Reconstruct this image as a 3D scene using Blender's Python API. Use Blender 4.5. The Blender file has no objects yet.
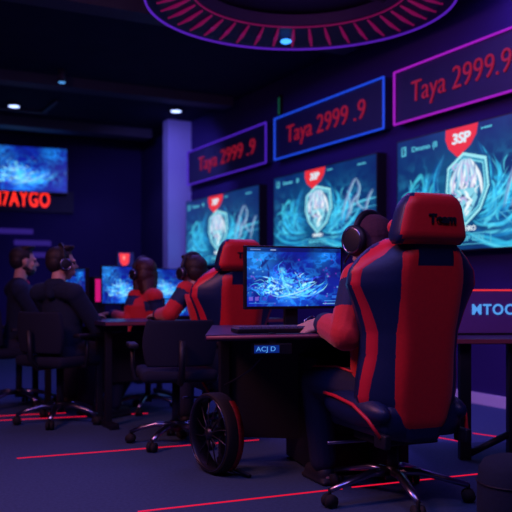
import bpy, bmesh, math, random
import numpy as np
from mathutils import Vector, Matrix, Euler
random.seed(4)
C = bpy.context.scene.collection
PI = math.pi
# ------------------------------------------------------------------ camera frame
TH = math.radians(27.5); S, K = math.sin(TH), math.cos(TH)
F, HZ, CH = 800.0, 287.0, 0.95
def P(px, py, d):
    u = (px-256)/F
    return Vector((d*(S+u*K), d*(K-u*S), CH+(HZ-py)/F*d))
def G(px, py): 
    d = F*CH/(py-HZ); v = P(px, py, d); v.z = 0; return v
def atY(px, Y):          # X of the point on the sight line with that Y
    u = (px-256)/F
    return Y*(S+u*K)/(K-u*S)
def atX(px, X):
    u = (px-256)/F
    return X*(K-u*S)/(S+u*K)

# ------------------------------------------------------------------ materials
def mat(name, col, rough=.6, metal=0, emit=None, es=1, noise=0, nscale=40, bump=0, spec=.5, sheen=0, alpha=None):
    m = bpy.data.materials.new(name); m.use_nodes = True
    nt = m.node_tree; b = nt.nodes['Principled BSDF']
    b.inputs['Base Color'].default_value = (*col, 1)
    b.inputs['Roughness'].default_value = rough
    b.inputs['Metallic'].default_value = metal
    b.inputs['Specular IOR Level'].default_value = spec
    if sheen: b.inputs['Sheen Weight'].default_value = sheen
    if emit:
        b.inputs['Emission Color'].default_value = (*emit, 1); b.inputs['Emission Strength'].default_value = es
    if noise or bump:
        tc = nt.nodes.new('ShaderNodeTexCoord'); n = nt.nodes.new('ShaderNodeTexNoise')
        n.inputs['Scale'].default_value = nscale; n.inputs['Detail'].default_value = 4
        nt.links.new(tc.outputs['Object'], n.inputs['Vector'])
        if noise:
            r = nt.nodes.new('ShaderNodeMapRange'); r.inputs[3].default_value = 1-noise; r.inputs[4].default_value = 1+noise
            nt.links.new(n.outputs['Fac'], r.inputs[0])
            v = nt.nodes.new('ShaderNodeVectorMath'); v.operation = 'SCALE'; v.inputs[0].default_value = col
            nt.links.new(r.outputs[0], v.inputs['Scale']); nt.links.new(v.outputs[0], b.inputs['Base Color'])
        if bump:
            bp = nt.nodes.new('ShaderNodeBump'); bp.inputs['Strength'].default_value = bump; bp.inputs['Distance'].default_value = .004
            nt.links.new(n.outputs['Fac'], bp.inputs['Height']); nt.links.new(bp.outputs[0], b.inputs['Normal'])
    return m
def lin(r, g, b): return tuple(((c/255)/12.92 if c/255 < .04045 else ((c/255+.055)/1.055)**2.4) for c in (r, g, b))
def glow(name, rgb, es=1.0):
    return mat(name, tuple(c*.15 for c in lin(*rgb)), .5, emit=lin(*rgb), es=es)
def screen_mat(name, es=1.0):
    m = bpy.data.materials.new(name); m.use_nodes = True; nt = m.node_tree; b = nt.nodes['Principled BSDF']
    b.inputs['Base Color'].default_value = (.01, .01, .012, 1); b.inputs['Roughness'].default_value = .35
    a = nt.nodes.new('ShaderNodeAttribute'); a.attribute_name = 'picture'
    nt.links.new(a.outputs['Color'], b.inputs['Emission Color']); b.inputs['Emission Strength'].default_value = es
    return m
M = dict(
 floor=mat('carpet', (.05, .09, .17), .9, noise=.35, nscale=60, bump=.5, spec=.2),
 wall=mat('wall_paint', (.03, .018, .13), .8, noise=.12, nscale=3, spec=.2),
 ceil=mat('ceiling_paint', (.02, .02, .06), .9, noise=.2, nscale=4, spec=.1),
 duct=mat('duct_paint', (.05, .05, .09), .6, noise=.2, nscale=8),
 column=mat('column_plaster', (.42, .42, .75), .8, noise=.05, nscale=6),
 base=mat('baseboard_paint', (.75, .72, .82), .6, noise=.05),
 frameblk=mat('black_plastic', (.012, .012, .016), .4, noise=.2, nscale=80),
 panel=mat('sign_panel', (.012, .012, .06), .6, noise=.15, nscale=10),
 red=mat('red_leather', (.72, .010, .014), .5, noise=.12, nscale=60, bump=.15, sheen=.15),
 redp=mat('red_piping', (.8, .02, .04), .45, noise=.06),
 navy=mat('navy_leather', (.006, .018, .075), .45, noise=.15, nscale=60, bump=.15),
 black=mat('matte_black', (.006, .007, .016), .55, noise=.2, nscale=50),
 meshb=mat('black_mesh_fabric', (.004, .008, .028), .9, noise=.3, nscale=160, bump=.4),
 chrome=mat('chrome', (.30, .30, .44), .28, 1, noise=.05),
 metal=mat('dark_metal', (.06, .06, .08), .4, .8, noise=.1),
 desk=mat('desk_laminate', (.03, .018, .06), .35, noise=.2, nscale=12),
 edge_highlight=mat('desk_edge_highlight', (.25, .06, .09), .4, noise=.1),  # pink highlight on the table edges, put into the edge colour
 jred=mat('red_jersey', (.70, .012, .018), .75, noise=.12, nscale=90, bump=.3, sheen=.3),
 jnavy=mat('navy_jersey', (.007, .02, .085), .75, noise=.12, nscale=90, bump=.3),
 trouser=mat('navy_trousers', (.014, .02, .055), .85, noise=.15, nscale=90, bump=.3),
 hoodie=mat('dark_hoodie', (.004, .014, .042), .9, noise=.2, nscale=70, bump=.4),
 skin=mat('skin', (.62, .36, .29), .5, noise=.06, nscale=30),
 hairk=mat('dark_hair', (.018, .012, .014), .6, noise=.4, nscale=70, bump=.8),
 hairr=mat('auburn_hair', (.045, .008, .010), .5, noise=.4, nscale=60, bump=.8),
 cap=mat('maroon_beanie', (.055, .014, .035), .9, noise=.3, nscale=90, bump=.5),
 eye=mat('eye', (.02, .015, .015), .2),
 shoe=mat('pale_shoe', (.6, .58, .66), .6, noise=.1), shoek=mat('dark_shoe', (.02, .02, .03), .6, noise=.1),
 pink=mat('pink_shirt', (.75, .05, .16), .8, noise=.1),
 rubber=mat('rubber', (.012, .012, .014), .8, noise=.2, nscale=50),
 scr=screen_mat('display_picture', 1.1),
 white=glow('screen_white', (225, 245, 250), .9), cyan=glow('screen_cyan', (90, 200, 225), .8),
 sred=glow('screen_red', (240, 50, 60), .9), sdark=glow('screen_blue', (10, 50, 90), .8),
 blue_neon=glow('blue_neon', (30, 80, 245), .85), violet_neon=glow('violet_neon', (90, 40, 225), .7),
 magenta_neon=glow('magenta_neon', (175, 30, 205), .8),
 text_red=glow('red_lettering', (200, 30, 60), .42), led_red=glow('red_led_letters', (255, 45, 30), 1.4),
 floor_red=glow('red_floor_strip', (255, 20, 60), .75), text_blue=glow('blue_lettering', (90, 170, 255), .8),
 lamp=glow('downlight_glow', (170, 190, 255), 3.0), ring_v=glow('ring_violet', (110, 40, 230), .55),
 ring_m=glow('ring_magenta', (175, 18, 110), .34), dimv=glow('dim_violet_strip', (62, 38, 160), .42),
 mag=glow('magenta_led', (210, 20, 120), .9), green=glow('green_indicator', (20, 90, 70), .6),
 bluespot=glow('blue_led', (60, 150, 255), 2.2), frost=mat('wall_cabinet_grey', (.1, .1, .14), .6),
)

# ------------------------------------------------------------------ mesh helpers
class MB:
    def __init__(s): s.bm = bmesh.new(); s.mi = 0
    def _fin(s, fs):
        for f in fs: f.material_index = s.mi
    def box(s, c, size, rot=None, bev=0):
        r = bmesh.ops.create_cube(s.bm, size=1)
        vs = r['verts']; m = Matrix.Translation(c) @ (rot.to_4x4() if rot is not None else Matrix()) @ Matrix.Diagonal((*size, 1))
        bmesh.ops.transform(s.bm, matrix=m, verts=vs)
        fs = set(f for v in vs for f in v.link_faces); s._fin(fs)
        if bev:
            es = list(set(e for v in vs for e in v.link_edges))
            bmesh.ops.bevel(s.bm, geom=es, offset=bev, segments=2, affect='EDGES', profile=.6)
        return s
    def tube(s, pts, rad, n=10, closed=False, flat=1.0):
        pts = [Vector(p) for p in pts]; N = len(pts)
        rads = rad if isinstance(rad, (list, tuple)) else [rad]*N
        rings = []; up = None
        for i, p in enumerate(pts):
            a = pts[(i-1) % N] if (closed or i) else p; b = pts[(i+1) % N] if (closed or i < N-1) else p
            t = (b-a).normalized()
            if up is None: up = Vector((0, 0, 1)) if abs(t.z) < .9 else Vector((1, 0, 0))
            x = t.cross(up).normalized(); y = x.cross(t).normalized(); up = y
            rings.append([s.bm.verts.new(p+rads[i]*(math.cos(2*PI*k/n)*x+math.sin(2*PI*k/n)*y*flat)) for k in range(n)])
        fs = []
        for i in range(N if closed else N-1):
            A, B = rings[i], rings[(i+1) % N]
            for k in range(n): fs.append(s.bm.faces.new((A[k], A[(k+1) % n], B[(k+1) % n], B[k])))
        if not closed: fs.append(s.bm.faces.new(rings[0][::-1])); fs.append(s.bm.faces.new(rings[-1]))
        s._fin(fs); return s
    def caps(s, p0, r0, p1, r1, n=14):      # tapered capsule
        p0, p1 = Vector(p0), Vector(p1); t = (p1-p0).normalized()
        pts, rr = [], []
        for a in (88, 65, 40, 18): pts.append(p0-t*r0*math.sin(math.radians(a))); rr.append(r0*math.cos(math.radians(a)))
        pts.append(p0); rr.append(r0); pts.append(p1); rr.append(r1)
        for a in (18, 40, 65, 88): pts.append(p1+t*r1*math.sin(math.radians(a))); rr.append(r1*math.cos(math.radians(a)))
        return s.tube(pts, rr, n)
    def ell(s, c, r, rot=None, n=18):
        q = bmesh.ops.create_uvsphere(s.bm, u_segments=n, v_segments=n*2//3, radius=1)
        m = Matrix.Translation(c) @ (rot.to_4x4() if rot is not None else Matrix()) @ Matrix.Diagonal((*r, 1))
        bmesh.ops.transform(s.bm, matrix=m, verts=q['verts']); s._fin(set(f for v in q['verts'] for f in v.link_faces)); return s
    def loft(s, rows, n=20):                # rows (cx,cy,z,rx,ry), a column of ellipses
        rings = [[s.bm.verts.new((cx+rx*math.cos(2*PI*k/n), cy+ry*math.sin(2*PI*k/n), z)) for k in range(n)] for cx, cy, z, rx, ry in rows]
        fs = []
        for A, B in zip(rings, rings[1:]):
            for k in range(n): fs.append(s.bm.faces.new((A[k], A[(k+1) % n], B[(k+1) % n], B[k])))
        fs.append(s.bm.faces.new(rings[0][::-1])); fs.append(s.bm.faces.new(rings[-1])); s._fin(fs); return s
    def prism(s, poly, fn, t):              # poly 2D, fn(a,b,h) -> 3D
        A = [s.bm.verts.new(fn(a, b, 0)) for a, b in poly]; B = [s.bm.verts.new(fn(a, b, t)) for a, b in poly]
        n = len(poly); fs = [s.bm.faces.new(A[::-1]), s.bm.faces.new(B)]
        for k in range(n): fs.append(s.bm.faces.new((A[k], A[(k+1) % n], B[(k+1) % n], B[k])))
        s._fin(fs); return s
    def build(s, name, mats, parent=None, smooth=True, loc=None, rot=None, bevel=0, sub=0):
        if smooth is not None:
            for f in s.bm.faces: f.smooth = bool(smooth)
        bmesh.ops.recalc_face_normals(s.bm, faces=s.bm.faces[:])
        me = bpy.data.meshes.new(name); s.bm.to_mesh(me); s.bm.free()
        o = bpy.data.objects.new(name, me); C.objects.link(o)
        for m in (mats if isinstance(mats, list) else [mats]): me.materials.append(m)
        if parent: o.parent = parent
        if loc is not None: o.location = loc
        if rot is not None: o.rotation_euler = rot
        if bevel:
            b = o.modifiers.new('b', 'BEVEL'); b.width = bevel; b.segments = 3; b.limit_method = 'ANGLE'; b.angle_limit = .6
        if sub:
            b = o.modifiers.new('s', 'SUBSURF'); b.levels = sub; b.render_levels = sub
        return o
def sharp(o, ang=35):
    me = o.data
    me.shade_smooth() if hasattr(me, 'shade_smooth') else None
    me.set_sharp_from_angle(angle=math.radians(ang)); return o
def tag(o, label, cat, group=None, kind=None):
    o['label'] = label; o['category'] = cat
    if group: o['group'] = group
    if kind: o['kind'] = kind
    return o
def struct(o): o['kind'] = 'structure'; return o
def thing(name, label, cat, loc=(0, 0, 0), rz=0, group=None):
    o = bpy.data.objects.new(name, None); C.objects.link(o); o.empty_display_size = .1
    o.location = loc; o.rotation_euler = (0, 0, rz); return tag(o, label, cat, group)
def dup(root, loc, rz, label, group=None, scale=1):
    def rec(o, par):
        c = o.copy(); C.objects.link(c)
        if par: c.parent = par
        for ch in [q for q in kids.get(o.name, [])]: rec(ch, c)
        return c
    kids = {}
    for q in bpy.data.objects:
        if q.parent: kids.setdefault(q.parent.name, []).append(q)
    r = rec(root, None); r.location = loc; r.rotation_euler = (0, 0, rz); r.scale = (scale,)*3
    r['label'] = label
    if group: r['group'] = group
    return r
def text_mesh(name, body, size, m, parent, mtx, depth=.004, xs=1, align='LEFT', shear=0, offset=0, spacing=1):
    cu = bpy.data.curves.new(name, 'FONT'); cu.body = body; cu.size = size; cu.extrude = depth/2
    cu.align_x = align; cu.align_y = 'CENTER'; cu.shear = shear; cu.offset = offset; cu.space_character = spacing
    t = bpy.data.objects.new(name, cu); C.objects.link(t)
    bpy.context.view_layer.update()
    me = bpy.data.meshes.new_from_object(t.evaluated_get(bpy.context.evaluated_depsgraph_get()))
    bpy.data.objects.remove(t); bpy.data.curves.remove(cu)
    me.transform(Matrix.Diagonal((xs, 1, 1, 1))); me.materials.clear(); me.materials.append(m)
    o = bpy.data.objects.new(name, me); C.objects.link(o); o.parent = parent; o.matrix_local = mtx
    return o

# ------------------------------------------------------------------ setting
WX = 4.62
def wallbox(name, c, size, m): return struct(MB().box(c, size).build(name, m, smooth=False))
wallbox('floor', (.8, 5.5, -.05), (7.9, 15.6, .1), M['floor'])
wallbox('ceiling', (.8, 5.5, 3.45), (7.9, 15.6, .1), M['ceil'])
wallbox('wall_right', (WX+.05, 5.5, 1.7), (.1, 15.6, 3.4), M['wall'])
wallbox('wall_back', (.8, 13.15, 1.7), (7.6, .1, 3.4), M['wall'])
wallbox('wall_left', (-3.05, 5.5, 1.7), (.1, 15.6, 3.4), M['wall'])
wallbox('wall_front', (.8, -2.2, 1.7), (7.6, .1, 3.4), M['wall'])
wallbox('baseboard_right', (WX-.012, 4.3, .045), (.024, 13.0, .09), M['base'])
wallbox('baseboard_back', (.8, 13.088, .045), (7.6, .024, .09), M['base'])
cxl = atY(163, 11.15)
wallbox('trim_1', ((cxl+4.62)/2, 11.05, 1.7), (4.62-cxl, .2, 3.4), M['column'])
# ceiling: shallow beams / ducts
for i, (c, s_) in enumerate([((2.0, 11.9, 3.33), (4.6, .3, .14)), ((.8, 9.4, 3.34), (7.4, .25, .12)), ((.8, 6.6, 3.34), (7.4, .25, .12)), ((1.3, 3.4, 3.34), (6.4, .25, .12))]):
    wallbox('trim_%d' % (i+2), c, s_, M['duct'])
# floor light strips
def strip(a, b, label, w=.012):
    a, b = Vector(a), Vector(b); a.z = b.z = .0015
    d = b-a; n = Vector((-d.y, d.x, 0)).normalized()*w/2
    m = MB(); m.box((a+b)/2, (d.length, w, .003), Euler((0, 0, math.atan2(d.y, d.x))).to_matrix())
    return tag(m.build('floor_strip', M['floor_red'], smooth=False), label, 'light strip', 'thin red light strips in the floor')
strip(G(17, 458.5), G(259, 440), 'thin red floor strip passing behind the spoked wheel')
strip(G(138, 512), G(342, 489), 'thin red floor strip in front of the near gaming chair, left stretch')
strip(G(352, 487.5), G(480, 474), 'short red floor strip under and right of the near gaming chair')
strip(G(436, 437.3), G(461, 441.8), 'short red floor strip between near gaming chair and side desk post')
strip(G(473, 433.4), G(505, 438), 'short red floor strip beneath the side desk near the baseboard')
strip(G(-30, 417.5), G(66, 413), 'rear thin red floor strip beside the left office chair castors')
strip(G(-30, 422), G(148, 413.5), 'long red floor strip under the left office chair')

# ------------------------------------------------------------------ pictures shown on displays
def seg_dist(X, Y, pts):
    best = np.full(X.shape, 9.0); tt = np.zeros(X.shape)
    n = len(pts)-1
    for i in range(n):
        ax, ay = pts[i]; bx, by = pts[i+1]; dx, dy = bx-ax, by-ay; L = dx*dx+dy*dy+1e-12
        t = np.clip(((X-ax)*dx+(Y-ay)*dy)/L, 0, 1); d = np.hypot(X-ax-t*dx, Y-ay-t*dy)
        m = d < best; best[m] = d[m]; tt[m] = (i+t[m])/n
    return best, tt
def smooth_pts(pts, k=6):
    out = []; n = len(pts)
    for i in range(n-1):
        p0, p1, p2, p3 = pts[max(i-1, 0)], pts[i], pts[i+1], pts[min(i+2, n-1)]
        for j in range(k):
            t = j/k
            out.append(tuple(.5*(2*p1[q]+(p2[q]-p0[q])*t+(2*p0[q]-5*p1[q]+4*p2[q]-p3[q])*t*t+(3*p1[q]-p0[q]-3*p2[q]+p3[q])*t**3) for q in (0, 1)))
    out.append(pts[-1]); return out
def fbm(X, Y, seed, f0=3, oct=4):
    rs = np.random.RandomState(seed); out = np.zeros(X.shape); a = 1; f = f0
    for o in range(oct):
        g = rs.rand(64, 64); x = (X*f) % 63; y = (Y*f) % 63; xi = x.astype(int); yi = y.astype(int); fx = x-xi; fy = y-yi
        fx = fx*fx*(3-2*fx); fy = fy*fy*(3-2*fy)
        out += a*((g[yi, xi]*(1-fx)+g[yi, xi+1]*fx)*(1-fy)+(g[yi+1, xi]*(1-fx)+g[yi+1, xi+1]*fx)*fy); a *= .5; f *= 2.03
    return out/1.9
class Canvas:
    def __init__(s, nx, ny, asp):
        s.nx, s.ny, s.asp = nx, ny, asp
        u, v = np.meshgrid(np.linspace(0, 1, nx), np.linspace(0, 1, ny)); s.U, s.V = u, v; s.X = u*asp; s.Y = v
        s.c = np.zeros((ny, nx, 3))
    def stroke(s, pts, w, col, a=1, taper=True, soft=.5):
        q = [(x*s.asp, y) for x, y in smooth_pts(pts)]; d, t = seg_dist(s.X, s.Y, q)
        ww = w*(1-.75*np.abs(2*t-1)**2) if taper else w
        m = np.clip((ww-d)/(w*soft), 0, 1)*a; s.c = s.c*(1-m[..., None])+np.array(lin(*col))*m[..., None]
    def poly(s, pts, col, a=1, grow=0):
        q = [(x*s.asp, y) for x, y in pts]; ins = np.zeros(s.X.shape, bool)
        for i in range(len(q)):
            (x1, y1), (x2, y2) = q[i], q[(i+1) % len(q)]
            c = ((y1 > s.Y) != (y2 > s.Y)) & (s.X < (x2-x1)*(s.Y-y1)/(y2-y1+1e-12)+x1); ins ^= c
        if np.ndim(a): m = ins*a
        else: m = ins*float(a)
        s.c = s.c*(1-m[..., None])+np.array(lin(*col))*m[..., None]
    def blob(s, x, y, r, col, a=1):
        d = np.hypot(s.X-x*s.asp, s.Y-y); m = np.clip(1-d/r, 0, 1)**1.3*a
        s.c = s.c*(1-m[..., None])+np.array(lin(*col))*m[..., None]
def poster():
    k = Canvas(420, 220, 2.0)
    n = fbm(k.X+.3*fbm(k.X, k.Y, 5, 2), k.Y, 3, 4)
    k.c[:] = np.array(lin(4, 42, 100)); k.c += (n[..., None]-.5)*np.array([.0, .035, .07])
    k.blob(.15, .1, .7, (10, 95, 140), .6); k.blob(.85, .2, .7, (10, 80, 130), .5); k.blob(.42, .5, .6, (15, 110, 150), .6)
    rs = np.random.RandomState(9)
    HL = [(16, 110, 175), (35, 160, 215), (90, 215, 240), (8, 70, 140), (50, 185, 225)]
    wing = [[(.37, .30), (.30, .42), (.28, .62), (.33, .80)], [(.36, .26), (.25, .34), (.21, .52), (.24, .66)], [(.36, .22), (.22, .26), (.14, .42), (.10, .60)], [(.37, .18), (.2, .18), (.09, .30), (.02, .44)],
            [(.40, .14), (.25, .08), (.12, .14), (.0, .26)], [(.42, .1), (.28, .02), (.14, .02), (.0, .1)], [(.34, .34), (.27, .40), (.22, .44), (.15, .56)], [(.33, .22), (.26, .30), (.25, .44), (.27, .5)]]
    for side in (0, 1):
        f = (lambda p: [(.90-x, y+.02) for x, y in p]) if side else (lambda p: p)
        for j, p in enumerate(wing):
            k.stroke(f(p), .060, (14, 100, 165), .55, soft=.9)
            for q in range(6):
                o = (rs.rand()-.5)*.05; p2 = [(x+o+rs.randn()*.008, y+o*.6+rs.randn()*.02) for x, y in p]
                k.stroke(f(p2), .008+.022*rs.rand()**2, HL[rs.randint(5)], .75, soft=.7)
        for q in range(26):
            x0, y0 = .02+.3*rs.rand(), .12+.5*rs.rand(); a = rs.rand()*3.1; L = .03+.06*rs.rand()
            k.stroke(f([(x0, y0), (x0+L*.5*math.cos(a)+.01, y0+L*math.sin(a)), (x0+L*math.cos(a), y0+1.6*L*math.sin(a))]), .008+.016*rs.rand(), HL[rs.randint(5)], .6)
    rd = 1-np.abs(2*fbm(k.X+.3*fbm(k.X, k.Y, 15, 5), k.Y*1.3, 16, 6, 4)-1); rd = np.clip((rd-.7)/.3, 0, 1)**1.4
    mk = np.exp(-(((k.U-.17)/.15)**2+((k.V-.42)/.24)**2))+np.exp(-(((k.U-.76)/.15)**2+((k.V-.42)/.26)**2)); k.c += (rd*mk)[..., None]*np.array(lin(60, 200, 235))*.55
    k.stroke([(.62, .34), (.74, .44), (.88, .50), (1.02, .52)], .022, (90, 205, 235), .8); k.stroke([(.6, .26), (.74, .36), (.88, .42), (1.02, .43)], .012, (70, 180, 220), .8)
    k.stroke([(.66, .30), (.72, .22), (.76, .16)], .006, (90, 190, 225), .7); k.stroke([(.66, .26), (.76, .27), (.84, .20)], .006, (90, 190, 225), .6)
    for pts in ([(.70, .3), (.74, .52), (.80, .72), (.83, .78)], [(.83, .78), (.86, .66), (.84, .5), (.90, .4)], [(.78, .35), (.80, .5), (.85, .6)], [(.90, .3), (.93, .5), (.97, .62)], [(.74, .3), (.78, .45), (.76, .6)]):
        k.stroke(pts, .028, (120, 140, 190), .7); k.stroke([(x+.01, y) for x, y in pts], .01, (160, 215, 235), .8)
    for pts in ([(.08, .45), (.12, .58), (.18, .66), (.2, .5)], [(.03, .5), (.1, .52), (.16, .44), (.24, .56)], [(.22, .3), (.24, .5), (.27, .58)]):
        k.stroke(pts, .026, (60, 190, 215), .7)
    hexo = [(.345, .68), (.435, .78), (.56, .715), (.575, .50), (.53, .33), (.445, .215), (.365, .36), (.335, .5)]
    cx, cy = .452, .5
    sc = lambda f: [(cx+.03+(x-cx)*f*1.1, cy-.01+(y-cy)*f*1.04) for x, y in hexo]; base_stroke, base_poly = k.stroke, k.poly; mp = lambda p: [(cx+.03+(x-cx)*1.1, cy-.01+(y-cy)*1.04) for x, y in p]
    k.poly(sc(1.12), (8, 70, 120), .8); k.poly(sc(1.03), (150, 225, 235)); k.poly(sc(.93), (20, 130, 170)); k.poly(sc(.88), (110, 200, 220)); k.poly(sc(.82), (25, 90, 140))
    stroke = lambda p, *a, **kw: k.stroke(mp(p), *a, **kw)
    # head of a stylised mask: white hair locks and a chin
    for i in range(17):
        x = .37+.155*i/16; b = rs.rand()*.08
        stroke([(.45+(x-.45)*.3, .73), (x, .66-abs(x-.45)), (x+.02*math.sin(i*2.1), .5-b)], .026, [(235, 245, 250), (150, 215, 235), (205, 190, 225), (70, 160, 200)][i % 4], .95)
    k.poly(mp([(.395, .50), (.50, .50), (.515, .42), (.47, .29), (.445, .27), (.41, .36)]), (130, 205, 225))
    stroke([(.39, .47), (.41, .40), (.43, .45), (.46, .41), (.50, .46)], .014, (10, 60, 110)); stroke([(.40, .43), (.43, .41)], .01, (240, 250, 250))
    stroke([(.43, .35), (.46, .38), (.49, .35)], .012, (12, 80, 130)); stroke([(.44, .31), (.455, .35), (.49, .41)], .016, (235, 245, 250)); stroke([(.445, .29), (.47, .33)], .016, (215, 235, 245))
    stroke([(.365, .55), (.36, .45), (.385, .36)], .014, (150, 220, 235)); stroke([(.55, .6), (.55, .48), (.52, .38)], .014, (120, 205, 225))
    for q in range(26):
        x0, y0 = .38+.14*rs.rand(), .32+.34*rs.rand(); stroke([(x0, y0), (x0+rs.randn()*.012, y0+.03), (x0+rs.randn()*.02, y0+.06)], .006+.012*rs.rand(), [(245, 250, 252), (20, 110, 165), (150, 225, 240), (190, 175, 225)][rs.randint(4)], .85)
    return k
def game(seed, kind):
    k = Canvas(240, 140, 1.7); rs = np.random.RandomState(seed)
    n = fbm(k.X+.5*fbm(k.X, k.Y, seed+1, 3), k.Y, seed+2, 5, 5)
    k.c[:] = np.array(lin(8, 30, 150)); k.c *= (.3+1.2*np.clip(n, 0, 1.2))[..., None]
    k.blob(.12, .8, .45, (40, 140, 225), .8); k.blob(.45, .1, .6, (20, 90, 235), .8); k.blob(.85, .55, .5, (20, 30, 120), .7); k.blob(.78, .85, .3, (20, 120, 200), .6)
    k.stroke([(.12, .62), (.2, .8), (.3, .95)], .05, (10, 20, 110), .9); k.stroke([(.1, .3), (.22, .52), (.2, .75)], .025, (20, 30, 120), .8)
    for i in range(46):
        a = rs.rand(); x0 = .42+rs.randn()*.05; y0 = .22+rs.randn()*.05
        if i % 3 == 0: pts = [(x0, y0), (x0+.15, y0-.02+.03*rs.randn()), (x0+.3, y0+.12+.05*rs.randn()), (x0+.36, y0+.2)]
        elif i % 3 == 1: pts = [(x0, y0), (x0-.07, y0+.15), (x0-.1+.03*rs.randn(), y0+.35), (x0-.06, y0+.45)]
        else: pts = [(x0, y0), (x0-.14, y0+.02), (x0-.24, y0+.12+.06*rs.randn()), (x0-.32, y0+.2*rs.rand())]
        k.stroke(pts, .006+.012*rs.rand(), [(60, 190, 255), (20, 110, 240), (130, 225, 255), (70, 60, 220), (12, 40, 170)][rs.randint(5)], .7)
    k.blob(.36, .62, .07, (120, 225, 255), .8); k.blob(.6, .42, .1, (90, 20, 140), .9); k.blob(.64, .3, .06, (170, 40, 190), .6); k.blob(.25, .2, .08, (100, 50, 200), .6)
    for i in range(330):
        a = rs.rand()*6.28; r0 = .02+.3*rs.rand()**.7; x0 = .42+r0*math.cos(a)*.9; y0 = .26+abs(r0*math.sin(a))*1.1-.08
        dxx, dyy = rs.randn()*.03, .03+rs.rand()*.06
        k.stroke([(x0, y0), (x0+dxx, y0+dyy*.5), (x0+dxx*2.2, y0+dyy)], .008+.02*rs.rand()**1.5, [(90, 215, 255), (40, 150, 250), (170, 240, 255), (30, 60, 220), (8, 25, 140), (40, 120, 255)][rs.randint(6)], .75)
    rd = 1-np.abs(2*fbm(k.X+.25*fbm(k.X, k.Y, seed+5, 6), k.Y, seed+6, 7, 4)-1); rd = np.clip((rd-.72)/.28, 0, 1)**1.5
    mk = np.exp(-(((k.U-.45)/.36)**2+((k.V-.3)/.32)**2)); k.c += (rd*mk)[..., None]*np.array(lin(35, 165, 255))*.9
    mk = np.exp(-(((k.U-.1)/.2)**2+((k.V-.8)/.25)**2))+np.exp(-(((k.U-.85)/.15)**2+((k.V-.85)/.2)**2)); k.c += (rd*mk)[..., None]*np.array(lin(25, 140, 245))*.7
    k.blob(.42, .2, .22, (70, 200, 255), .4); k.blob(.4, .42, .12, (90, 220, 255), .5)
    k.stroke([(.3, .14), (.45, .2), (.6, .28), (.74, .42)], .016, (170, 235, 255), .7); k.stroke([(.48, .2), (.6, .22), (.72, .3)], .02, (90, 220, 255), .7); k.stroke([(.36, .6), (.38, .42), (.45, .22)], .03, (100, 225, 255), .6)
    for i in range(60):
        k.blob(rs.rand(), rs.rand()*.9, .012+.015*rs.rand(), [(120, 200, 255), (150, 60, 210), (10, 20, 90)][rs.randint(3)], .7)
    if kind:                                  # interface bars along the lower edge
        k.poly([(0, .93), (1, .93), (1, 1), (0, 1)], (6, 12, 60), .7)
        for x0, x1, y0, y1, col in ((.03, .14, .96, .972, (130, 150, 210)), (.24, .3, .955, .975, (150, 170, 220)), (.02, .06, .1, .16, (110, 90, 210)), (.08, .12, .1, .16, (110, 90, 200)), (.16, .2, .1, .16, (60, 60, 190)), (.8, .98, .03, .045, (120, 190, 240)), (.82, .97, .08, .095, (70, 150, 230)), (.9, .99, .13, .18, (40, 110, 220)), (.02, .3, .05, .06, (50, 120, 220))):
            k.poly([(x0, y0), (x1, y0), (x1, y1), (x0, y1)], col, .8)
    return k
def shieldpic():
    k = Canvas(60, 40, 1.6); k.c[:] = np.array(lin(20, 25, 90)); k.poly([(.1, .95), (.75, .95), (.7, .4), (.4, .1), (.15, .45)], (245, 60, 70)); k.blob(.4, .7, .2, (255, 190, 180), .8); return k
def grid_mesh(name, k):
    nx, ny = k.nx, k.ny; co = np.stack([k.U.ravel(), k.V.ravel(), np.zeros(nx*ny)], 1)
    me = bpy.data.meshes.new(name); i = (np.arange(ny-1)[:, None]*nx+np.arange(nx-1)[None]).ravel()
    me.from_pydata(co.tolist(), [], np.stack([i, i+1, i+1+nx, i+nx], 1).tolist())
    a = me.color_attributes.new('picture', 'FLOAT_COLOR', 'POINT'); col = np.ones((nx*ny, 4)); col[:, :3] = np.clip(k.c, 0, 1).reshape(-1, 3)
    a.data.foreach_set('color', col.ravel().astype(np.float32)); me.materials.append(M['scr']); return me
PIC = dict(poster=grid_mesh('poster', poster()), game=grid_mesh('game', game(21, 1)), game2=grid_mesh('game2', game(33, 0)), shield=grid_mesh('shield', shieldpic()))
def picture(pic, w, h, parent, mtx, name='screen'):   # mtx: origin lower left, x right, y up, z out
    o = bpy.data.objects.new(name, PIC[pic]); C.objects.link(o); o.parent = parent
    o.matrix_local = mtx @ Matrix.Diagonal((w, h, 1, 1)); return o

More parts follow.
